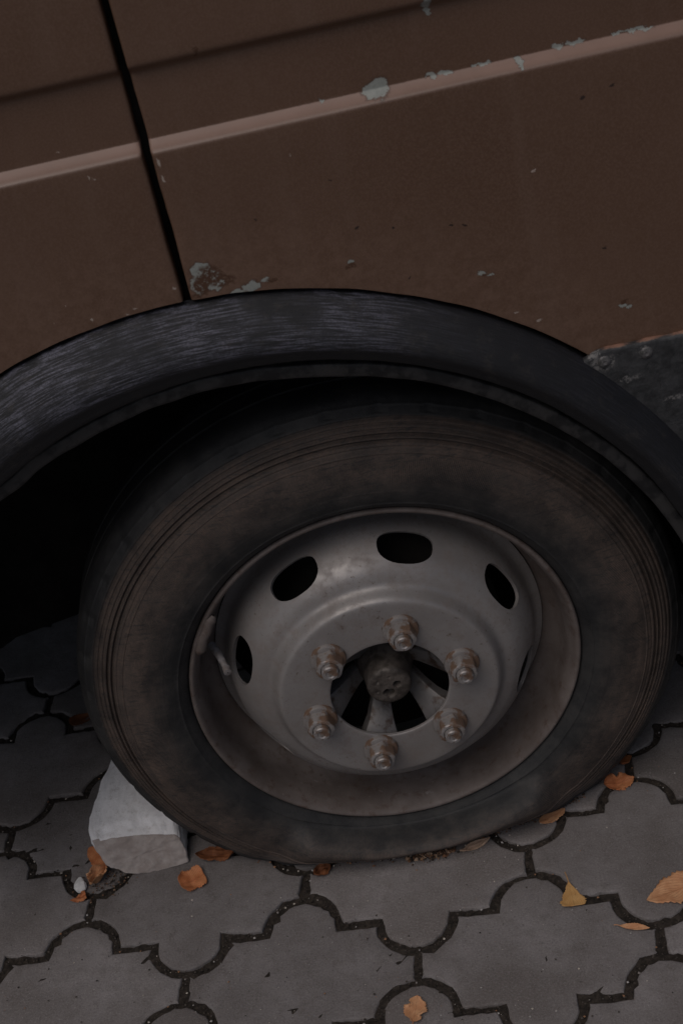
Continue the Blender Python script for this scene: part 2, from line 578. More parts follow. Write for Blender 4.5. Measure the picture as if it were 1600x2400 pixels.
M_GRIT = mat_attr('grit_and_crumbs')
M_GROUND = mat_simple('far_paving', (0.16, 0.15, 0.147), (0.23, 0.215, 0.21), 3, 0.85, 0.003, 40)

# ------------------------------------------------------------------ ground and pavement
GP, GQ, GA, GR, GTH, GU, GV = 0.26751, 0.131663, 0.0452, 0.0437, -0.125933, -0.145598, -0.11852


def to_world(u, v):
    return (math.cos(GTH) * u - math.sin(GTH) * v, math.sin(GTH) * u + math.cos(GTH) * v)


g = mesh('ground', [(-60, -60, -0.03), (60, -60, -0.03), (60, 60, -0.03), (-60, 60, -0.03)], [(0, 1, 2, 3)])
ground = obj('ground', g, M_GROUND)
tag(ground, 'flat grey paved ground reaching away from the van', 'ground', kind='structure')

rng = random.Random(5)
pts = []
NX, NY = 330, 300
for i in range(NX + 1):
    col = []
    for j in range(NY + 1):
        x = -0.95 + 1.9 * i / NX
        y = -0.75 + 1.7 * j / NY
        z = -0.0034 + 0.0022 * noise.noise((x * 22, y * 22, 9)) + 0.0030 * noise.noise((x * 70, y * 70, 0)) + 0.0022 * noise.noise((x * 190, y * 190, 3)) + rng.uniform(-.0006, .0006)
        z = min(z, -0.0007)
        if i in (0, NX) or j in (0, NY): z = -0.028
        col.append((x, y, z))
    pts.append(col)
pave = obj('pavement', grid('pavement', pts), M_SOIL, smooth=60)
tag(pave, 'grey interlocking paving with dark soil in the joints', 'pavement', kind='structure')


def paver_outline():
    """outline of one paver around its own centre, counter-clockwise, joint taken off later"""
    o = []
    h = GP / 2
    n = 9
    def arc(cx, cy, a0, a1):
        return [(cx + GR * math.cos(a0 + (a1 - a0) * k / n), cy + GA * math.sin(a0 + (a1 - a0) * k / n)) for k in range(n + 1)]
    b, t = -GQ / 2, GQ / 2
    o += arc(-h, b, PI / 2, 0)[0:]
    o += arc(0, b, PI, 2 * PI)
    o += arc(h, b, PI, PI / 2)
    o += arc(h, t, 3 * PI / 2, PI)
    o += arc(0, t, 0, PI)
    o += arc(-h, t, 2 * PI, 3 * PI / 2)
    return o


def inset(poly, d):
    n = len(poly)
    out = []
    for i in range(n):
        p0, p1, p2 = Vector(poly[i - 1]), Vector(poly[i]), Vector(poly[(i + 1) % n])
        e1, e2 = (p1 - p0), (p2 - p1)
        if e1.length < 1e-7: e1 = e2
        if e2.length < 1e-7: e2 = e1
        e1.normalize(); e2.normalize()
        n1, n2 = Vector((-e1.y, e1.x)), Vector((-e2.y, e2.x))
        b = n1 + n2
        if b.length < 1e-4: b = n1
        b.normalize()
        c = max(0.5, b.dot(n1))
        out.append(p1 + b * (d[i] / c if isinstance(d, list) else d / c))
    return out


def resample(poly, step):
    out = []
    n = len(poly)
    for i in range(n):
        a, b = Vector(poly[i]), Vector(poly[(i + 1) % n])
        k = max(1, int(round((b - a).length / step)))
        for j in range(k):
            out.append(a + (b - a) * j / k)
    return out


def inside(q, poly):
    c = False
    for i in range(len(poly)):
        a, b = poly[i - 1], poly[i]
        if (a.y > q.y) != (b.y > q.y) and q.x < (b.x - a.x) * (q.y - a.y) / (b.y - a.y) + a.x: c = not c
    return c


def paver_mesh(seed):
    rg = random.Random(seed)
    base = []
    for p in paver_outline():
        if not base or (Vector(p) - Vector(base[-1])).length > 1e-4: base.append(p)
    base = resample(base, 0.0075)
    n = len(base)
    j = [0.0050 + 0.0020 * noise.noise((b.x * 28, b.y * 28, seed * 7.3)) + 0.0019 * noise.noise((b.x * 110, b.y * 130, seed * 3.1)) for b in base]
    chips = [(rg.choice(base), rg.uniform(0.004, 0.009), rg.uniform(0.002, 0.0045)) for _ in range(4)]
    for i, b in enumerate(base):
        for c, r, d in chips:
            q = (b - c).length / r
            if q < 1: j[i] += d * (1 - q * q)
    rings = []
    for dd, z in ((0.0, -0.020), (0.0, -0.0028), (0.0005, -0.0012), (0.0013, -0.0004), (0.0024, 0.0)):
        rings.append([(p.x, p.y, z + (rg.uniform(-.0002, .0002) if z < 0 else 0)) for p in inset(base, [a + dd for a in j])])
    V = [p for r in rings for p in r]
    F = []
    for k in range(len(rings) - 1):
        for i in range(n):
            i2 = (i + 1) % n
            F.append((k * n + i, k * n + i2, (k + 1) * n + i2, (k + 1) * n + i))
    top = [Vector((p[0], p[1])) for p in rings[-1]]
    inner = []
    for gx in range(-12, 13):
        for gy in range(-9, 10):
            q = Vector((gx * 0.0125 + rg.uniform(-.003, .003), gy * 0.0125 + rg.uniform(-.003, .003)))
            if inside(q, top) and min((q - t).length for t in top) > 0.006: inner.append(q)
    r = delaunay_2d_cdt(top + inner, [], [list(range(n))], 1, 1e-6)
    b = len(V)
    for p in r[0]:
        d = min((p - t).length for t in top)
        V.append((p.x, p.y, 0.0 if d < 1e-5 else 0.0005 * noise.noise((p.x * 30, p.y * 30, seed)) * min(1, d / .01)))
    for f in r[2]: F.append(tuple(b + k for k in f))
    me = mesh('paver', V, F)
    bm = bmesh.new()
    bm.from_mesh(me)
    bmesh.ops.remove_doubles(bm, verts=bm.verts, dist=2e-5)
    bmesh.ops.recalc_face_normals(bm, faces=bm.faces)
    bm.to_mesh(me)
    bm.free()
    return me


pav_meshes = [paver_mesh(s) for s in range(7)]
for me in pav_meshes:
    me.materials.append(M_PAVER)
    me.polygons.foreach_set('use_smooth', [True] * len(me.polygons))
    me.set_sharp_from_angle(angle=R_(50))
rng = random.Random(11)
for k in range(-9, 10):
    for i in range(-7, 8):
        u = GU + (i + 0.5 + (0.5 if k % 2 else 0.0)) * GP
        v = GV + (k + 0.5) * GQ
        x, y = to_world(u, v)
        if abs(x) > 1.0 or y < -0.80 or y > 1.0: continue
        o = bpy.data.objects.new('paver', rng.choice(pav_meshes))
        C.objects.link(o)
        o.parent = pave
        flip = rng.choice((0, PI))
        o.location = (x + rng.gauss(0, .0006), y + rng.gauss(0, .0006), rng.uniform(-0.0012, 0.0012))
        o.rotation_euler = (rng.gauss(0, .0035), rng.gauss(0, .0035), GTH + flip + rng.gauss(0, .004))

# ------------------------------------------------------------------ grit in the joints
def blob(V, F, cols, c, s, col, rg):
    """a small irregular octahedral crumb"""
    b = len(V)
    e = [rg.uniform(.6, 1.25) * s for _ in range(6)]
    a = rg.uniform(0, PI)
    ca, sa = math.cos(a), math.sin(a)
    for dx, dy, dz in ((e[0], 0, 0), (0, e[1], 0), (-e[2], 0, 0), (0, -e[3], 0), (0, 0, e[4] * .8), (0, 0, -e[5] * .6)):
        V.append((c[0] + ca * dx - sa * dy, c[1] + sa * dx + ca * dy, c[2] + dz))
        cols.append(col)
    for q in ((0, 1, 4), (1, 2, 4), (2, 3, 4), (3, 0, 4), (1, 0, 5), (2, 1, 5), (3, 2, 5), (0, 3, 5)):
        F.append(tuple(b + k for k in q))


def stuff(name, V, F, cols, label, cat):
    me = mesh(name, V, F)
    at = me.color_attributes.new('col', 'FLOAT_COLOR', 'POINT')
    at.data.foreach_set('color', [x for c in cols for x in (*c, 1.0)])
    o = obj(name, me, M_GRIT)
    tag(o, label, cat, kind='stuff')
    return o


rng = random.Random(21)
V, F, cols = [], [], []
outl = resample(paver_outline(), 0.004)
DARK = [(0.035, 0.028, 0.022), (0.06, 0.048, 0.04), (0.09, 0.075, 0.065), (0.025, 0.02, 0.018)]
LITE = [(0.42, 0.39, 0.37), (0.30, 0.16, 0.09), (0.5, 0.44, 0.38), (0.26, 0.23, 0.21)]
for k in range(-3, 5):
    for i in range(-4, 4):
        u = GU + (i + 0.5 + (0.5 if k % 2 else 0.0)) * GP
        v = GV + (k + 0.5) * GQ
        for p in outl:
            if rng.random() > 0.75: continue
            x, y = to_world(u + p[0] + rng.gauss(0, .0026), v + p[1] + rng.gauss(0, .0026))
            if not (-0.65 < x < 0.6 and -0.4 < y < 0.35): continue
            r = rng.random()
            if r < 0.93: blob(V, F, cols, (x, y, -0.0022), rng.uniform(.0006, .0017), rng.choice(DARK), rng)
            else: blob(V, F, cols, (x, y, -0.0008), rng.uniform(.0009, .0021), rng.choice(LITE), rng)
for _ in range(1100):      # loose crumbs lying on the pavers
    x, y = rng.uniform(-.6, .5), rng.uniform(-.38, .06)
    blob(V, F, cols, (x, y, 0.0006), rng.choice((.0004, .0005, .0006, .0007, .0009, .0014)), rng.choice(DARK + LITE), rng)
stuff('joint_grit', V, F, cols, 'fine dark grit with pale crumbs filling the paving joints', 'grit')

# ------------------------------------------------------------------ the van
van = empty('van', (0, 0, 0))
tag(van, 'old brown van with chipped paint, black wheel arch and a flat tyre', 'van')

AO = (-0.1036, 0.2658, 0.5143)      # outer arch circle on the body skin (x, z, radius)


def body_y(z):
    if z < 0.80:
        return -0.060 + 0.016 * sstep(0.70, 0.20, z) * (0.70 - z)
    return interp([0.80, 0.9125, 0.9150, 0.9168, 0.9205, 0.9246, 0.9254, 0.9275, 0.9790, 0.9806, 0.9835, 0.9870, 0.9890, 0.9915, 1.30, 1.60, 2.00],
                  [-0.060, -0.060, -0.0598, -0.0590, -0.0540, -0.0494, -0.0488, -0.0487, -0.0487, -0.0490, -0.0512, -0.0553, -0.0563, -0.0566, -0.055, -0.03, 0.03], z)


ROWS = [0.80 + 0.0125 * k for k in range(0, 9)] + [0.9125, 0.9140, 0.9150, 0.9160, 0.9168, 0.9180, 0.9192, 0.9205, 0.9220, 0.9234, 0.9246, 0.9251, 0.9256, 0.9264, 0.9275,
        0.935, 0.945, 0.957, 0.968, 0.9770, 0.9790, 0.9798, 0.9806, 0.9816, 0.9825, 0.9835, 0.9847, 0.9858, 0.9870, 0.9880, 0.9890, 0.9902, 0.9915, 1.0, 1.03, 1.08, 1.15, 1.25, 1.4, 1.6, 1.8, 2.0]


def arch_z(x):
    d = x - AO[0]
    if abs(d) < AO[2] - 1e-6:
        return AO[1] + math.sqrt(AO[2] ** 2 - d * d) + 0.0012 * noise.noise((x * 30, 2, 0))
    return 0.26 if d > 0 else 0.42


def panel(name, x0, x1, edge0, edge1, dy, seed, pm):
    """skin from x0 to x1; edge flags roll that vertical edge back into the gap"""
    xs = []
    n = int(abs(x1 - x0) / 0.008)
    for k in range(n + 1): xs.append(x0 + (x1 - x0) * k / n)
    for s in (-1, 1):
        e = AO[0] + s * AO[2]
        if x0 < e < x1:
            for dd in (-.02, -.012, -.006, -.003, -.0012, -.0004, -.00001): xs.append(e - s * 0 + s * dd)
            xs.append(e + s * 1e-5)
    xs = sorted(set(xs))
    cols = [(x, 0.0) for x in xs]
    jit = lambda z: 0.0007 * noise.noise((z * 22, seed, 0)) + 0.0004 * noise.noise((z * 75, seed, 5))
    if edge0:
        cols = [(x0, 0.022), (x0, 0.0030), (x0 + .0004, 0.0014), (x0 + .0013, 0.0004), (x0 + .0028, 0.0)] + [c for c in cols if c[0] > x0 + .004]
    if edge1:
        cols = [c for c in cols if c[0] < x1 - .004] + [(x1 - .0028, 0.0), (x1 - .0013, 0.0004), (x1 - .0004, 0.0014), (x1, 0.0030), (x1, 0.022)]
    pts = []
    for x, yo in cols:
        zb = arch_z(x)
        col = []
        low = [zb + (0.80 - zb) * t for t in (0, 0.004, 0.012, 0.03, 0.07, 0.14, 0.24, 0.36, 0.5, 0.64, 0.78, 0.9)]
        for q, z in enumerate(low + ROWS):
            near = (edge0 and x < x0 + .005) or (edge1 and x > x1 - .005)
            y = body_y(z) + dy + yo + 0.0006 * noise.noise((x * 6, z * 6, seed))
            if q == 0: y += 0.014
            if q == 1: y += 0.0012
            xx = x + (jit(z) if near else 0)
            # small dent beside the gap on the fender edge
            if edge0 and z < 0.93: y += 0.0022 * math.exp(-((z - 0.868) / 0.028) ** 2) * math.exp(-((x - x0) / 0.006) ** 2)
            col.append((xx, y, z))
        pts.append(col)
    o = obj(name, grid(name, pts), pm, van, smooth=35)
    return o


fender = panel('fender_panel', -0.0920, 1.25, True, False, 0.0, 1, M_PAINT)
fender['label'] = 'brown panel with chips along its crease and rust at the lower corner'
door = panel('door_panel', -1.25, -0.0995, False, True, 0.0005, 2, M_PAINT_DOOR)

# dark strip added behind the shut line to stop light leaking through
obj('gap_backing', mesh('backing_strip', [(-.14, -.030, .76), (-.05, -.030, .76), (-.05, -.030, 2.0), (-.14, -.030, 2.0), (-.14, -.015, .76), (-.05, -.015, .76), (-.05, -.015, 2.0), (-.14, -.015, 2.0)],
    [(0, 1, 2, 3), (5, 4, 7, 6), (4, 0, 3, 7), (1, 5, 6, 2), (3, 2, 6, 7), (4, 5, 1, 0)]), M_DARK, van)

# ---- black wheel arch flare: outer edge, lower edge and flange are three slightly different arcs
def arc_pt(c, a): return (c[0] + c[2] * math.cos(a), c[1] + c[2] * math.sin(a))


AC = (-0.0775, 0.2849, 0.4313)      # lower outer edge (at y about -0.090)
ALp = (-0.0845, 0.2603, 0.4330)     # lower edge of the flange behind (y about -0.070)
A0, A1, NA = R_(-6), R_(184), 220
prof = [(-0.012, -0.050), (-0.004, -0.056), (0.0, -0.0600), (0.010, -0.0640), (0.05, -0.0680), (0.12, -0.0735), (0.22, -0.0805), (0.34, -0.0870), (0.46, -0.0915), (0.56, -0.0938), (0.65, -0.0945), (0.72, -0.0940),
        (0.77, -0.0928), (0.81, -0.0912), (0.86, -0.0895), (0.92, -0.0880), (0.97, -0.0865), (0.993, -0.0850), (1.0, -0.0830), (0.995, -0.0700)]
pts = []
for i in range(NA + 1):
    a = A0 + (A1 - A0) * i / NA
    o_, c_ = arc_pt((AO[0], AO[1], AO[2] - 0.004), a), arc_pt(AC, a)
    wv = 0.0011 * noise.noise((a * 6, 0, 0)) + 0.0004 * noise.noise((a * 30, 0, 4))
    col = []
    for t, y in prof:
        col.append((o_[0] + (c_[0] - o_[0]) * t + wv * t * math.cos(a), y, o_[1] + (c_[1] - o_[1]) * t + wv * t * math.sin(a)))
    pts.append(col)
flare = obj('wheel_arch_flare', grid('flare', pts, lambda i, j: ((A0 + (A1 - A0) * i / NA) * 0.47, prof[j][0] * 0.08), flip=True), M_FLARE, van, smooth=50)
flare['label'] = 'wide black arch moulding with greyish scuffs and painted sky sheen along its upper left'

pts = []
for i in range(NA + 1):
    a = A0 + (A1 - A0) * i / NA
    l_ = arc_pt(ALp, a)
    wv = 0.0022 * noise.noise((a * 4, 7, 0)) + 0.0009 * noise.noise((a * 17, 7, 4))
    kink = -0.004 * math.exp(-((a - R_(119)) / 0.05) ** 2)
    col = []
    for dr, y in ((0.034, -0.058), (0.018, -0.058), (0.0150, -0.0615), (0.0147, -0.0705), (0.0138, -0.0722), (0.012, -0.0726), (0.004, -0.0718), (0.001, -0.0705), (0.0, -0.0690), (0.0005, -0.060), (0.003, -0.0585), (0.02, -0.058)):
        rr = dr + wv + kink
        col.append((l_[0] + rr * math.cos(a), y, l_[1] + rr * math.sin(a)))
    pts.append(col)
obj('wheel_arch_lip', grid('lip', pts, flip=True), M_LIP, van, smooth=50)

# ---- inner wheel well and floor
pts = []
for i in range(61):
    a = R_(-8) + R_(196) * i / 60
    c, s = math.cos(a), math.sin(a)
    pts.append([(ALp[0] + r * c, y, ALp[1] + r * s) for r, y in ((0.455, -0.062), (0.452, -0.03), (0.450, 0.10), (0.445, 0.26), (0.40, 0.30), (0.2, 0.31), (0.0, 0.312))])
obj('wheel_well', grid('well', pts), M_DARK, van, smooth=60)
bm = bmesh.new()
for (x0, x1, y0, y1, z0, z1) in ((-1.24, 1.25, 0.32, 1.75, 0.40, 0.45), (-1.24, -0.61, -0.03, 0.32, 0.43, 0.48), (0.40, 1.25, -0.03, 0.32, 0.27, 0.34)):
    bmesh.ops.create_cube(bm, size=1, matrix=Matrix.Translation(((x0 + x1) / 2, (y0 + y1) / 2, (z0 + z1) / 2)) @ Matrix.Diagonal((x1 - x0, y1 - y0, z1 - z0, 1)))
obj('floor_pan', bm_mesh('floor', bm), M_DARK, van)
# body shell closing the van behind the visible side
sh = [(-1.25, 0.03, 2.0), (1.25, 0.03, 2.0), (1.25, 0.30, 2.15), (-1.25, 0.30, 2.15), (1.25, 1.55, 2.15), (-1.25, 1.55, 2.15), (1.25, 1.80, 1.9), (-1.25, 1.80, 1.9), (1.25, 1.85, 0.30), (-1.25, 1.85, 0.30),
      (-1.25, -0.045, 0.42), (1.25, -0.045, 0.30), (-1.25, -0.04, 1.3), (1.25, -0.04, 1.3)]
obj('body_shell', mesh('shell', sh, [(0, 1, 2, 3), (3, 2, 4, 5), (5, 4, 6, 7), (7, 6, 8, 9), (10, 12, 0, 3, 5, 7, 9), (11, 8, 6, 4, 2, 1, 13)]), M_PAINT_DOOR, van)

# ---- lower trim to the right of the arch, with rivets
pts = []
TX1, nt = 1.20, 110
TP = ((0.0, -0.0590), (0.0, -0.0635), (-0.0012, -0.0655), (-0.004, -0.0662), (-0.012, -0.0664), (-0.025, -0.0666), (-0.05, -0.0672), (-0.075, -0.0676), (-0.10, -0.0680), (-0.13, -0.067), (-0.16, -0.0660), (-0.20, -0.064), (-0.24, -0.0620), (-0.30, -0.057), (-0.36, -0.05), (-0.37, -0.04))
for i in range(nt + 1):
    f = (i / nt) ** 1.6
    col = []
    for dz, y in TP:
        zz = 0.6455 + dz
        xl = AO[0] + math.sqrt((AO[2] - 0.016) ** 2 - (zz - AO[1]) ** 2)
        x = xl + (TX1 - xl) * f
        top = 0.6455 - 0.010 * (x - 0.25) + 0.0013 * noise.noise((x * 60, 1, 0)) + 0.0008 * noise.noise((x * 170, 1, 0)) - 0.008 * sstep(0.262, 0.243, x)
        z = top + dz
        col.append((x, y + (0.0007 * noise.noise((x * 25, z * 25, 3)) if dz < 0 else 0), z))
    pts.append(col)
trim = obj('lower_side_trim', grid('trim', pts), M_TRIM, van, smooth=50)
trim['label'] = 'dark grey riveted sill cover behind the wheel arch'
bm = bmesh.new()
bmesh.ops.create_uvsphere(bm, u_segments=14, v_segments=8, radius=0.0062)
for v in bm.verts:
    if v.co.z < 0: v.co.z *= 0.2
    v.co.z *= 0.42
    if math.hypot(v.co.x, v.co.y) < 0.0022: v.co.z -= 0.0014
rme = bm_mesh('rivet', bm)
rme.transform(Matrix.Rotation(R_(90), 4, 'X'))
for x, z in ((0.2635, 0.6335), (0.303, 0.6335), (0.45, 0.632), (0.60, 0.630)):
    obj('rivet', rme, M_RIVET, trim, smooth=40, loc=(x, -0.0665, z))

# ------------------------------------------------------------------ wheel
ZC = 0.265
wheel = empty('wheel', (0, 0, 0), van)
wheel['label'] = 'dirty steel wheel with six rusty nuts and a flat dusty tyre'

# tyre
RB, RT = 0.2185, 0.3420
sr = [0.2100, 0.2150, 0.2180, 0.2200, 0.2240, 0.2320, 0.2450, 0.2620, 0.2800, 0.2950, 0.3080, 0.3200, 0.3300, 0.3365, 0.3405, 0.3420]
sy = [0.0100, 0.0085, 0.0060, 0.0020, -0.0030, -0.0085, -0.0125, -0.0138, -0.0118, -0.0070, -0.0005, 0.0070, 0.0150, 0.0220, 0.0310, 0.0450]
YM = 0.077


def ring_detail(r):
    d = 0.0
    for r0, wd, h in ((0.3015, 0.0013, 0.0042), (0.3066, 0.0013, 0.0042), (0.2962, 0.0008, 0.0008), (0.3115, 0.0010, 0.0018), (0.3165, 0.0010, 0.0018), (0.3215, 0.0012, 0.0018)):
        d += h * math.exp(-((r - r0) / wd) ** 2)
    for r0, wd, h in ((0.2905, 0.0007, 0.0009), (0.2475, 0.0006, 0.0004), (0.2300, 0.0012, 0.0010), (0.3325, 0.0012, 0.0010)):
        d -= h * math.exp(-((r - r0) / wd) ** 2)
    return d


half = []
r = 0.2100
while r < 0.3405:
    half.append((r, interp(sr, sy, r) + ring_detail(r)))
    r += 0.0005 if 0.286 < r < 0.335 else 0.0012
half += [(0.3405, 0.0310), (0.3414, 0.037), (0.3419, 0.043), (0.3420, 0.050), (0.3420, 0.058), (0.336, 0.0585), (0.336, 0.063), (0.3421, 0.0635), (0.3421, 0.077)]
full = half + [(r, 2 * YM - y) for r, y in reversed(half[:-1])]
NS = 440


def deform(r, y, a):
    s = math.sin(a)
    k = 1.0
    if s < -1e-3:
        rg = ZC / -s
        k0 = (rg - RB) / (RT - RB)
        w_ = 0.09
        h = max(w_ - abs(k0 - 1.0), 0) / w_
        k = min(k0, 1.0) - h * h * w_ * 0.25
    t = max(0.0, (r - RB) / (RT - RB))
    rr = r if r < RB else RB + (r - RB) * k
    q = (1 - k) / 0.62
    side = 1.0 if y < YM else -1.0
    fac = min(1.0, abs(y - YM) / 0.045)
    # the casing folds outward over the contact patch
    qe = 0.45 * q + 0.55 * sstep(0.0, 0.42, q)
    yy = y - side * fac * qe * interp([0.0, 0.13, 0.20, 0.30, 0.43, 0.55, 0.7, 0.85, 1.0], [0.0, 0.0002, 0.0120, 0.0280, 0.0335, 0.0315, 0.0275, 0.0255, 0.036], t) * (1 + 0.02 * math.sin(a * 17 + 1.0) * sstep(0.0, 0.2, t))
    return rr, yy


pts = []
for i in range(NS):
    a = 2 * PI * i / NS
    ca, sa = math.cos(a), math.sin(a)
    col = []
    for j, (r, y) in enumerate(full):
        notch = 0.0
        if 0.3255 < r < 0.3412 and (i % 11) in (0, 1) and y < YM:
            notch = 0.0024
        rr, yy = deform(r, y + notch, a)
        dn = 0.0007 * noise.noise((ca * 7, sa * 7, r * 40))
        col.append((rr * ca, yy + dn, ZC + rr * sa))
    pts.append(col)
vv = [(r if y < YM else 0.335) for r, y in full]
obj('tyre', grid('tyre', pts, lambda i, j: (i / NS, vv[j]), True, flip=True), M_TYRE, wheel, smooth=40)

# rim
rp = [(0.2165, 0.0095), (0.2182, 0.0060), (0.2186, 0.0028), (0.2180, 0.0004), (0.2166, -0.0010), (0.2148, -0.0010), (0.2132, 0.0002), (0.2118, 0.0022), (0.2104, 0.0050),
      (0.2090, 0.0085), (0.2076, 0.0125), (0.2066, 0.0170), (0.2060, 0.0230), (0.2056, 0.0320), (0.2052, 0.0430), (0.2035, 0.0520), (0.1990, 0.0590), (0.1940, 0.0630), (0.1895, 0.0680), (0.1880, 0.0760), (0.1890, 0.09),
      (0.194, 0.105), (0.2030, 0.118), (0.2040, 0.146), (0.212, 0.152), (0.2186, 0.1535)]
obj('rim', lathe_y('rim', rp, 200, 0, ZC), M_RIM, wheel, smooth=60)

# disc with eight vent holes
dr = [0.0655, 0.0665, 0.070, 0.085, 0.100, 0.110, 0.1150, 0.1188, 0.1212, 0.1238, 0.1262, 0.1288, 0.1320, 0.1365, 0.1420, 0.1480, 0.1550, 0.1615, 0.1670, 0.1710, 0.1740, 0.1760, 0.1800, 0.1884]
dy_ = [-0.0272, -0.0280, -0.0281, -0.0281, -0.0282, -0.0284, -0.0284, -0.0280, -0.0263, -0.0225, -0.0172, -0.0130, -0.0106, -0.0092, -0.0070, -0.0028, 0.0038, 0.0130, 0.0230, 0.0330, 0.0440, 0.0560, 0.0640, 0.0680]
top = []
rr = dr[0]
for i in range(len(dr) - 1):
    n = 3 if dr[i + 1] - dr[i] > 0.006 else 2
    for k in range(n):
        r = dr[i] + (dr[i + 1] - dr[i]) * k / n
        top.append((r, interp(dr, dy_, r)))
top.append((dr[-1], dy_[-1]))
bot = []
for i, (r, y) in enumerate(top):
    a, b = top[max(0, i - 1)], top[min(len(top) - 1, i + 1)]
    tx, ty = b[0] - a[0], b[1] - a[1]
    l = math.hypot(tx, ty)
    bot.append((r - ty / l * 0.0042 if r > 0.1 else r, y + (tx / l) * 0.0042))
prof_d = top + bot[::-1] + [top[0]]
pts = []
for i in range(192):
    a = 2 * PI * i / 192
    pts.append([(r * math.cos(a), y, ZC + r * math.sin(a)) for r, y in prof_d[:-1]])
V = [p for col in pts for p in col]
m_ = len(prof_d) - 1
F = []
for i in range(192):
    i2 = (i + 1) % 192
    for j in range(m_):
        j2 = (j + 1) % m_
        F.append((i * m_ + j, i * m_ + j2, i2 * m_ + j2, i2 * m_ + j))
disc = obj('wheel_disc', mesh('disc', V, F), M_STEEL, wheel)
# cutters: rounded slots along the sloping face
bm = bmesh.new()
NH = 28
for k in range(8):
    th = R_(27.4 + 45 * k)
    er = Vector((math.cos(th), 0, math.sin(th)))
    et = Vector((-math.sin(th), 0, math.cos(th)))
    sl = Vector((0, 0, 0)) + er * 0.60 + Vector((0, 0.80, 0))       # along the slope, outward
    nn = er * 0.80 - Vector((0, 0.60, 0))                           # out of the slope
    c = Vector((0, 0, ZC)) + er * 0.1618 + Vector((0, 0.0135, 0))
    ring = []
    for sgn in (-1, 1):
        rg = []
        for q in range(NH):
            f = 2 * PI * q / NH
            cx, sx = math.cos(f), math.sin(f)
            e = 2 / 2.5
            px = math.copysign(abs(cx) ** e, cx) * 0.0305
            py = math.copysign(abs(sx) ** e, sx) * 0.0188
            px *= 1 + 0.10 * sx
            rg.append(bm.verts.new(c + et * px + sl * py + nn * 0.02 * sgn))
        ring.append(rg)
    for q in range(NH):
        q2 = (q + 1) % NH
        bm.faces.new((ring[0][q], ring[0][q2], ring[1][q2], ring[1][q]))
    bm.faces.new(ring[0][::-1])
    bm.faces.new(ring[1])
bmesh.ops.recalc_face_normals(bm, faces=bm.faces)
cut = bpy.data.objects.new('cutter', bm_mesh('cutter', bm))
C.objects.link(cut)
bm = bmesh.new()
bm.from_mesh(disc.data)
bmesh.ops.recalc_face_normals(bm, faces=bm.faces)
bm.to_mesh(disc.data)
bm.free()
mod = disc.modifiers.new('holes', 'BOOLEAN')
mod.operation = 'DIFFERENCE'
mod.solver = 'EXACT'
mod.object = cut
bpy.context.view_layer.update()
dg = bpy.context.evaluated_depsgraph_get()
nm = bpy.data.meshes.new_from_object(disc.evaluated_get(dg))
disc.modifiers.clear()
disc.data = nm
nm.polygons.foreach_set('use_smooth', [True] * len(nm.polygons))
nm.set_sharp_from_angle(angle=R_(38))
bpy.data.objects.remove(cut)
bv = disc.modifiers.new('soft_edges', 'BEVEL')
bv.width = 0.0011
bv.segments = 2
bv.limit_method = 'ANGLE'
bv.angle_limit = R_(50)

# lug nuts
def nut_mesh(seed):
    rg = random.Random(seed)
    V, F = [], []
    rot = rg.uniform(0, PI / 3)
    S = 36
    def ringv(fn, y):
        b = len(V)
        for q in range(S):
            a = 2 * PI * q / S
            r = fn(a)
            V.append((r * math.cos(a), y, r * math.sin(a)))
        return b
    def hexr(a, af):
        d = ((a - rot) % (PI / 3)) - PI / 6
        return af / math.cos(d)
    rows = [ringv(lambda a: 0.0195, 0.001), ringv(lambda a: 0.0195, -0.0030), ringv(lambda a: 0.0188, -0.0048), ringv(lambda a: 0.0172, -0.0056),
            ringv(lambda a: hexr(a, 0.0139), -0.0058), ringv(lambda a: hexr(a, 0.0138), -0.0185), ringv(lambda a: min(hexr(a, 0.0136), 0.0146), -0.0205), ringv(lambda a: 0.0128, -0.0215),
            ringv(lambda a: 0.0102, -0.0217), ringv(lambda a: 0.0098, -0.0200), ringv(lambda a: 0.0092, -0.0200), ringv(lambda a: 0.0090, -0.0265), ringv(lambda a: 0.0080, -0.0278), ringv(lambda a: 0.0052, -0.0280), ringv(lambda a: 0.0040, -0.0270)]
    for k in range(len(rows) - 1):
        for q in range(S):
            q2 = (q + 1) % S
            F.append((rows[k] + q, rows[k] + q2, rows[k + 1] + q2, rows[k + 1] + q))
    F.append(tuple(rows[-1] + q for q in range(S)))
    return mesh('nut', V, F)


for k in range(6):
    a = R_(72.55 + 60 * k)
    obj('lug_nut', nut_mesh(k), M_NUT, wheel, smooth=35, loc=(0.0843 * math.cos(a), -0.0281, ZC + 0.0843 * math.sin(a)))

# hub: cap with pitted end, backing drum and six flange arms
hp = [(0.0, -0.0195), (0.004, -0.0195), (0.006, -0.0215), (0.012, -0.0222), (0.0200, -0.0220), (0.0235, -0.0208), (0.0248, -0.0180), (0.0250, -0.008), (0.0262, -0.004), (0.0262, 0.01), (0.030, 0.014), (0.034, 0.03), (0.034, 0.07)]
pts = []
for i in range(72):
    a = 2 * PI * i / 72
    col = []
    for r, y in hp:
        x, z = r * math.cos(a), r * math.sin(a)
        if r < 0.024:
            for px, pz, pr, pd in ((-0.0015, -0.0075, 0.0062, 0.009), (0.0085, 0.001, 0.0048, 0.007), (-0.012, 0.008, 0.002, 0.002), (-0.013, -0.006, 0.002, 0.002)):
                q = math.hypot(x - px, z - pz) / pr
                if q < 1: y += pd * (1 - q ** 4)
        col.append((x, y, ZC + z))
    pts.append(col)
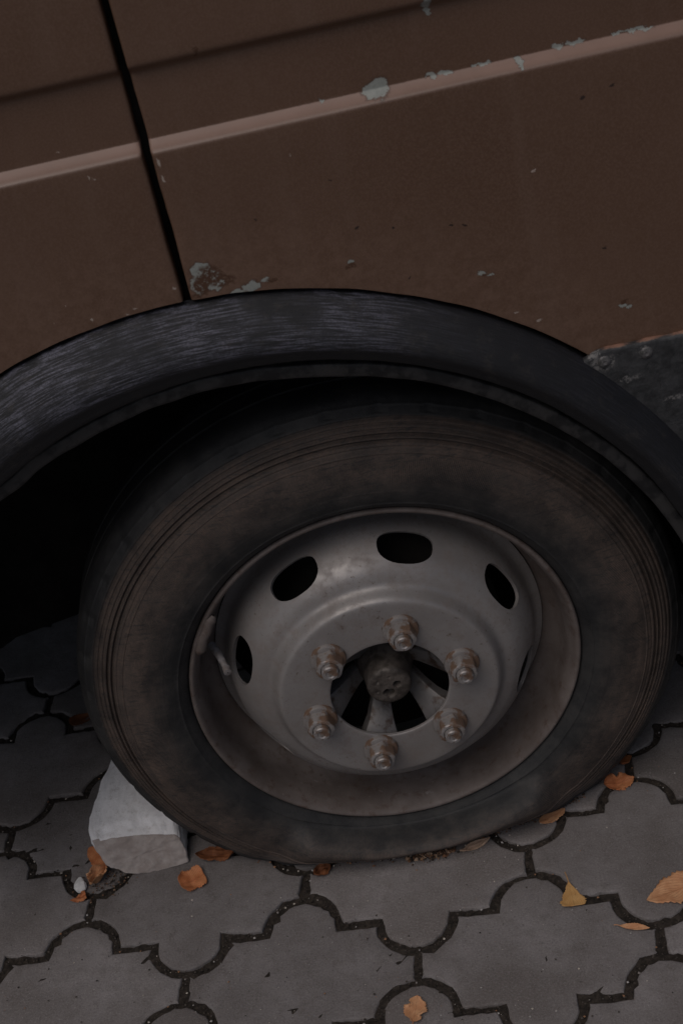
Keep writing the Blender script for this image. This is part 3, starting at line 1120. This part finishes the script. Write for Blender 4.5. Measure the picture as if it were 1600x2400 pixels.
# finer end face
hub_rows = []
for r, y in hp[:6]:
    pass
rr = [0.0008 * k for k in range(0, 28)]
hp2 = [(r, interp([0.0, 0.006, 0.012, 0.0200, 0.0224], [-0.0216, -0.0218, -0.0222, -0.0220, -0.0213], r)) for r in rr] + hp[5:]
pts = []
for i in range(96):
    a = 2 * PI * i / 96
    col = []
    for r, y in hp2:
        x, z = r * math.cos(a), r * math.sin(a)
        if r < 0.0225:
            for px, pz, pr, pd in ((-0.0005, -0.0095, 0.0058, 0.010), (-0.004, -0.0075, 0.0045, 0.008), (0.0090, 0.0015, 0.0046, 0.008), (-0.012, 0.009, 0.002, 0.0018), (-0.014, -0.004, 0.0018, 0.0016), (0.002, 0.013, 0.0015, 0.0012)):
                q = math.hypot(x - px, z - pz) / pr
                if q < 1: y += pd * (1 - q ** 4)
            y += 0.0003 * noise.noise((x * 300, z * 300, 0))
        col.append((x, y, ZC + z))
    pts.append(col)
obj('hub', grid('hub', pts, None, True, flip=True), M_HUB, wheel, smooth=45)
obj('brake_drum', lathe_y('drum', [(0.03, 0.066), (0.06, 0.067), (0.135, 0.070), (0.142, 0.075), (0.142, 0.148), (0.187, 0.150), (0.187, 0.154), (0.0, 0.155)], 64, 0, ZC), M_DARK, wheel, smooth=40)
bm = bmesh.new()
for k in range(6):
    a = R_(72.55 + 60 * k)
    er = Vector((math.cos(a), 0, math.sin(a)))
    et = Vector((-math.sin(a), 0, math.cos(a)))
    c0 = Vector((0, 0, ZC))
    secs = []
    for r, y, wd in ((0.024, 0.022, 0.009), (0.036, 0.012, 0.0095), (0.050, -0.004, 0.0118), (0.060, -0.0150, 0.0148), (0.066, -0.0205, 0.0175), (0.074, -0.0228, 0.020)):
        secs.append([bm.verts.new(c0 + er * r + et * (wd * s) + Vector((0, y + dyy, 0))) for s, dyy in ((-1, 0.018), (-1, 0.0015), (-.9, 0), (.9, 0), (1, 0.0015), (1, 0.018))])
    for s in range(len(secs) - 1):
        for q in range(5):
            bm.faces.new((secs[s][q], secs[s][q + 1], secs[s + 1][q + 1], secs[s + 1][q]))
bmesh.ops.recalc_face_normals(bm, faces=bm.faces)
obj('hub_flange', bm_mesh('hub_flange', bm), M_PETAL, wheel, smooth=40)


# valve stem and clip-on balance weight
def tube(name, path, radii, seg=14):
    pts = []
    n = len(path)
    P = [Vector(p) for p in path]
    for i in range(n):
        d = (P[min(n - 1, i + 1)] - P[max(0, i - 1)])
        d = d.normalized() if d.length > 0 else Vector((0, 0, 1))
        s = d.orthogonal().normalized()
        t = d.cross(s)
        if i and s.dot(ps) < 0: s, t = -s, -t
        ps = s
        pts.append([tuple(P[i] + (s * math.cos(2 * PI * k / seg) + t * math.sin(2 * PI * k / seg)) * radii[i]) for k in range(seg + 1)])
    me = grid(name, pts)
    bm = bmesh.new()
    bm.from_mesh(me)
    bmesh.ops.remove_doubles(bm, verts=bm.verts, dist=1e-6)
    bmesh.ops.recalc_face_normals(bm, faces=bm.faces)
    bm.to_mesh(me)
    bm.free()
    return me


obj('valve_stem', tube('valve', [(-0.1845, 0.040, 0.3245), (-0.178, 0.026, 0.3228), (-0.1725, 0.010, 0.3204), (-0.1700, 0.002, 0.3192), (-0.1700, 0.002, 0.3192), (-0.1686, -0.005, 0.3181), (-0.1685, -0.0055, 0.318)],
    [0.0052, 0.0045, 0.0038, 0.0036, 0.0046, 0.0044, 0.0008]), M_LEAD, wheel, smooth=40)
pts = []
for i in range(29):
    a = R_(142.5 + 15.0 * i / 28)
    e = min(i, 28 - i)
    s = min(1.0, 0.35 + e * 0.22)
    col = []
    for q in range(13):
        f = 2 * PI * q / 12
        r = 0.2098 + 0.0062 * s * math.cos(f) + 0.0005 * math.sin(a * 60)
        y = 0.0022 + 0.0058 * s * math.sin(f)
        col.append((r * math.cos(a), y, ZC + r * math.sin(a)))
    pts.append(col)
obj('balance_weight', grid('weight', pts, flip=True), M_RIM, wheel, smooth=50)

# ------------------------------------------------------------------ stone chock
def stone_mesh():
    """front outline (x, z) in a plane that leans back, swept backwards while the left edge draws in"""
    front = [(-0.4015, 0.0485), (-0.4000, 0.0360), (-0.3935, 0.0200), (-0.3720, 0.0070), (-0.3464, 0.0010), (-0.3265, 0.0006), (-0.2935, 0.0030), (-0.2925, 0.0180), (-0.2960, 0.0330),
             (-0.3010, 0.0385), (-0.3260, 0.0455), (-0.3484, 0.0490), (-0.3755, 0.0505)]
    ol = [Vector((x, 0, z)) for x, z in front]
    dense = []
    for i in range(len(ol)):
        a, b = ol[i], ol[(i + 1) % len(ol)]
        for k in range(4): dense.append(a + (b - a) * k / 4)
    NQ = len(dense)
    secs = []
    for d, sl, lift, shrink in ((0.0, 0.0, 0.0, 0.05), (0.0, 0.0, 0.0, 0.3), (0.0, 0.0, 0.0, 0.55), (0.0, 0.0, 0.0, 0.75), (0.0, 0.0, 0.0, 0.90), (0.0, 0.0, 0.0, 0.985), (0.0012, 0.0, 0.0, 1.0), (0.010, -0.004, 0.0015, 1.0), (0.022, -0.0065, 0.003, 1.0), (0.040, -0.005, 0.0045, 1.0), (0.065, 0.000, 0.006, 1.0), (0.090, 0.006, 0.007, 1.0),
                                (0.115, 0.013, 0.0075, 1.0), (0.145, 0.022, 0.008, 1.0), (0.175, 0.034, 0.006, 0.98), (0.183, 0.040, 0.002, 0.90)):
        col = []
        for p in dense:
            x = -0.346 + (p.x + 0.346) * shrink
            z = 0.025 + (p.z - 0.025) * shrink
            t = (x + 0.2925) / (-0.109)           # 0 at the right edge, 1 at the left edge
            x += sl * t
            z += lift * sstep(0.015, 0.045, p.z) + max(0, 1 - t) * 0.012 * sstep(0.0, 0.03, d) * sstep(0.015, 0.04, p.z)
            bulge = -0.0035 * (1 - ((x + 0.346) / 0.056) ** 2) if d < 0.002 else 0
            col.append((x, 0.040 + 0.40 * (z if d < 0.002 else p.z) + d + bulge, z))
        secs.append(col)
    V = [p for c in secs for p in c]
    F = []
    for i in range(len(secs) - 1):
        for q in range(NQ):
            q2 = (q + 1) % NQ
            F.append((i * NQ + q, i * NQ + q2, (i + 1) * NQ + q2, (i + 1) * NQ + q))
    for e in (0, len(secs) - 1):
        c = [sum(v[k] for v in secs[e]) / NQ for k in range(3)]
        V.append(tuple(c))
        for q in range(NQ):
            F.append((e * NQ + q, e * NQ + (q + 1) % NQ, len(V) - 1))
    me = mesh('stone', V, F)
    bm = bmesh.new()
    bm.from_mesh(me)
    bmesh.ops.subdivide_edges(bm, edges=bm.edges, cuts=2, use_grid_fill=True)
    bmesh.ops.recalc_face_normals(bm, faces=bm.faces)
    for v in bm.verts:
        p = v.co
        n = noise.noise(p * 40) * 0.0018 + noise.noise(p * 120) * 0.0013 + noise.noise(p * 300) * 0.0007
        v.co = p + v.normal * n
        if v.co.z < 0.0006: v.co.z = 0.0006
    for f in bm.faces:
        c = f.calc_center_median()
        f.material_index = 1 if c.y < 0.040 + 0.40 * c.z - 0.0035 * (1 - ((c.x + 0.346) / 0.056) ** 2) + 0.0022 else 0
    bm.to_mesh(me)
    bm.free()
    me.materials.append(M_STONE)
    me.materials.append(M_RAW_SHADED)
    return me


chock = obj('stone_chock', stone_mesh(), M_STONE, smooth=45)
tag(chock, 'pale rounded concrete chunk wedged under the tyre as a chock', 'stone')

# ------------------------------------------------------------------ fallen leaves
ORANGE = mat_leaf('orange_leaf', (0.44, 0.145, 0.055), (0.56, 0.23, 0.10), (0.25, 0.08, 0.03))
TAN = mat_leaf('tan_leaf', (0.54, 0.255, 0.125), (0.66, 0.36, 0.19), (0.34, 0.14, 0.06))
YELLOW = mat_leaf('yellow_leaf', (0.52, 0.28, 0.10), (0.62, 0.37, 0.15), (0.35, 0.17, 0.05))
BROWN = mat_leaf('brown_leaf', (0.16, 0.055, 0.022), (0.27, 0.10, 0.04), (0.1, 0.04, 0.02))
PALE = mat_leaf('pale_leaf', (0.36, 0.24, 0.17), (0.48, 0.34, 0.25), (0.3, 0.2, 0.14))


def leaf(label, mat, x, y, L, W, rz, shape='birch', curl=0.15, fold=0.15, tilt=0.0, roll=0.0, lift=0.0012, seed=0, torn=0.0, stem=0.0, crumple=0.0):
    rg = random.Random(seed)
    NU, NV = 22, 12
    V, F, U = [], [], []
    for i in range(NU + 1):
        t = i / NU
        if shape == 'birch': wd = (math.sin(PI * min(1, t ** 0.62)) ** 0.85) * (1 - 0.12 * t)
        elif shape == 'oval': wd = math.sin(PI * t) ** 0.6
        elif shape == 'square': wd = min(1.0, 6 * t + 0.45, 6 * (1 - t) + 0.55)
        elif shape == 'sliver': wd = math.sin(PI * t) ** 0.8
        else: wd = min(1.0, 1.25 * (t + 0.02)) if t < 0.85 else 1.0 - 1.5 * (t - 0.85)
        wd = max(0.0, wd) + 0.002
        for j in range(NV + 1):
            s = -1 + 2 * j / NV
            edge = abs(s) > 0.99
            ser = (0.06 * (1 if (i % 2) else -1) + 0.12 * noise.noise((i * .35, seed * 3.3, s))) if edge else 0
            if torn: ser += -torn * max(0, noise.noise((t * 5, s * 2, seed * 1.7)) * 1.8) * abs(s)
            px = (t - 0.5) * L
            py = s * wd * (1 + ser) * W / 2
            tx = s * wd
            pz = curl * L * (t - 0.5) ** 2 * 2.0 + fold * W * 0.5 * tx * tx + crumple * L * 0.22 * noise.noise((t * 3.2, s * 1.8, seed * 9.1)) + 0.03 * L * noise.noise((t * 4, s * 2, seed))
            V.append((px, py, pz))
    m = NV + 1
    for i in range(NU):
        for j in range(NV):
            F.append((i * m + j, (i + 1) * m + j, (i + 1) * m + j + 1, i * m + j + 1))
            U.append([(a / NU, -1 + 2 * b / NV) for a, b in ((i, j), (i + 1, j), (i + 1, j + 1), (i, j + 1))])
    Rm = Matrix.Rotation(rz, 4, 'Z') @ Matrix.Rotation(tilt, 4, 'Y') @ Matrix.Rotation(roll, 4, 'X')
    V = [Rm @ Vector(v) for v in V]
    zmin = min(v.z for v in V)
    me = mesh('leaf', [(v.x, v.y, v.z - zmin) for v in V], F, U)
    o = obj('fallen_leaf', me, mat, smooth=60, loc=(x, y, lift))
    md = o.modifiers.new('thickness', 'SOLIDIFY')
    md.thickness = 0.0003
    tag(o, label, 'leaf', 'fallen leaves on the paving')
    if stem:
        p0 = Rm @ Vector((-0.5 * L, 0, curl * L * .5))
        p0.z -= zmin
        d = Rm @ Vector((-1, rg.uniform(-.3, .3), 0))
        path = [p0 + d * stem * q + Vector((0, 0, (0.12 * stem * math.sin(PI * q)))) for q in (-.08, 0.2, 0.45, 0.7, 1.0)]
        for p in path: p.z = max(p.z, 0.0004)
        obj('stem', tube('stem', path, [.0006, .0006, .0005, .0005, .0006], 6), mat, o, smooth=50)
    return o


leaf('curled orange-brown leaf lying at the right end of the flat tyre', ORANGE, 0.2440, 0.0215, 0.038, 0.027, R_(5), 'oval', 0.25, 0.35, 0.1, 0.15, seed=3, torn=0.5, crumple=0.5)
leaf('small dark orange leaf with upright stem tucked behind the curled orange-brown leaf', ORANGE, 0.2600, 0.0500, 0.026, 0.017, R_(245), 'birch', 0.4, 0.4, -0.45, 0.4, seed=4, stem=0.02, crumple=0.3)
leaf('smooth tan leaf touching the tyre tread, left of the curled orange-brown leaf', TAN, 0.1545, -0.0085, 0.038, 0.019, R_(25), 'oval', 0.1, 0.1, 0.05, 0.05, seed=5, torn=0.2)
leaf('narrow pale curled leaf against the bottom of the tyre', PALE, 0.0565, -0.0300, 0.040, 0.011, R_(16), 'sliver', 0.25, 0.5, 0, 0.2, seed=6, crumple=0.4)
leaf('yellow triangular leaf with a ragged edge over a curved joint', YELLOW, 0.1500, -0.1310, 0.034, 0.030, R_(268), 'fan', 0.1, 0.12, 0.05, -0.1, seed=7, stem=0.014, torn=0.25)
leaf('large pale orange birch leaf at the right edge of the picture', TAN, 0.2590, -0.1560, 0.062, 0.050, R_(190), 'birch', 0.08, 0.12, 0.02, 0.05, seed=8, torn=0.12, stem=0.006)
leaf('thin orange sliver of leaf below the large birch leaf', TAN, 0.2065, -0.1925, 0.033, 0.007, R_(-20), 'sliver', 0.1, 0.6, 0, 0.4, seed=9, stem=0.006)
leaf('torn tan leaf with notched edge at the bottom of the picture', TAN, -0.0455, -0.2405, 0.034, 0.025, R_(75), 'oval', 0.12, 0.15, 0.03, 0.1, seed=10, torn=0.7, stem=0.005)
leaf('square-cut orange leaf piece on the paving right of the concrete chunk', ORANGE, -0.2885, 0.0075, 0.032, 0.032, R_(22), 'square', 0.25, 0.22, 0.12, 0.15, seed=11, torn=0.25, crumple=0.35)
leaf('dark curled leaf squeezed between the concrete chunk and the tyre', BROWN, -0.2560, 0.0400, 0.050, 0.020, R_(-8), 'oval', 0.5, 0.5, 0.05, 0.5, seed=12, crumple=0.8, torn=0.4)
leaf('small crumpled red-brown leaf under the middle of the tyre', BROWN, -0.1290, -0.0200, 0.024, 0.016, R_(30), 'oval', 0.3, 0.4, 0.1, 0.2, seed=13, crumple=0.9, torn=0.4)
leaf('flat orange leaf half under the left corner of the concrete chunk', ORANGE, -0.4085, 0.0790, 0.046, 0.026, R_(-55), 'oval', 0.1, 0.2, 0.0, 0.35, seed=14, torn=0.2)
leaf('crumpled pale brown leaf in front of the concrete chunk\'s left corner', TAN, -0.4070, 0.0440, 0.036, 0.024, R_(60), 'oval', 0.3, 0.4, 0.1, 0.1, seed=15, crumple=1.3, torn=0.5)
leaf('small orange leaf scrap beside the white stone chip', ORANGE, -0.4320, 0.0170, 0.020, 0.014, R_(15), 'fan', 0.3, 0.3, 0.1, 0.2, seed=16, crumple=0.7, torn=0.4)
leaf('dim brown leaf in the shade behind the tyre on the far left', BROWN, -0.4450, 0.3560, 0.042, 0.024, R_(30), 'birch', 0.2, 0.3, 0.1, 0.1, seed=17)

# white stone chip in the joint
bm = bmesh.new()
bmesh.ops.create_icosphere(bm, subdivisions=2, radius=1.0)
for v in bm.verts:
    p = v.co
    q = Vector((p.x * 0.0088, p.y * 0.0110, p.z * 0.006))
    q.x *= 1 - 0.55 * max(0, p.y)
    v.co = q + Vector((1, 1, 1)) * 0.0012 * noise.noise(p * 1.7)
chip = obj('stone_chip', bm_mesh('chip', bm), M_CHIP, smooth=25, loc=(-0.4300, 0.0375, 0.0045))
chip.rotation_euler = (0.2, 0.1, 0.1)
tag(chip, 'small white stone chip beside the crumpled leaves at left', 'stone chip')

# crumbs and leaf litter along the foot of the tyre
rng = random.Random(77)
V, F, cols = [], [], []
LIT = [(0.09, 0.05, 0.03), (0.16, 0.085, 0.05), (0.05, 0.036, 0.028), (0.24, 0.15, 0.10), (0.035, 0.027, 0.022), (0.045, 0.035, 0.03)]
for _ in range(900):
    x = rng.uniform(-0.24, 0.20)
    yb = -0.018 + 0.9 * x * x * (1 if x > 0 else 1.35)
    x2, y2 = x, yb - abs(rng.gauss(0, .0035))
    blob(V, F, cols, (x2, y2, 0.0008), rng.uniform(.0006, .0018), rng.choice(LIT), rng)
for _ in range(260):      # the little heap right of the middle
    x2, y2 = rng.gauss(0.004, 0.013), -0.0245 - abs(rng.gauss(0, .0055))
    blob(V, F, cols, (x2, y2, 0.001 + rng.uniform(0, .0025)), rng.uniform(.0008, .0027), rng.choice(LIT), rng)
for _ in range(46):       # larger scraps of leaf and bark
    x2 = rng.gauss(0.0, 0.020)
    blob(V, F, cols, (x2, -0.026 - abs(rng.gauss(0, .0045)), 0.0022), rng.uniform(.002, .0042), rng.choice([(0.30, 0.18, 0.11), (0.20, 0.10, 0.055), (0.12, 0.07, 0.045), (0.38, 0.26, 0.18)]), rng)
for _ in range(40):
    x2 = rng.uniform(-0.22, 0.16)
    blob(V, F, cols, (x2, -0.018 + 0.9 * x2 * x2 - abs(rng.gauss(0, .006)), 0.0012), rng.uniform(.0012, .0026), rng.choice([(0.30, 0.16, 0.09), (0.20, 0.10, 0.055), (0.4, 0.34, 0.3)]), rng)
for _ in range(160):
    x2, y2 = rng.gauss(-0.40, 0.02), rng.gauss(0.035, 0.012)
    blob(V, F, cols, (x2, y2, 0.0008), rng.uniform(.0007, .0018), rng.choice(LIT), rng)
stuff('leaf_litter', V, F, cols, 'brown crumbs and leaf litter along the foot of the tyre', 'litter')
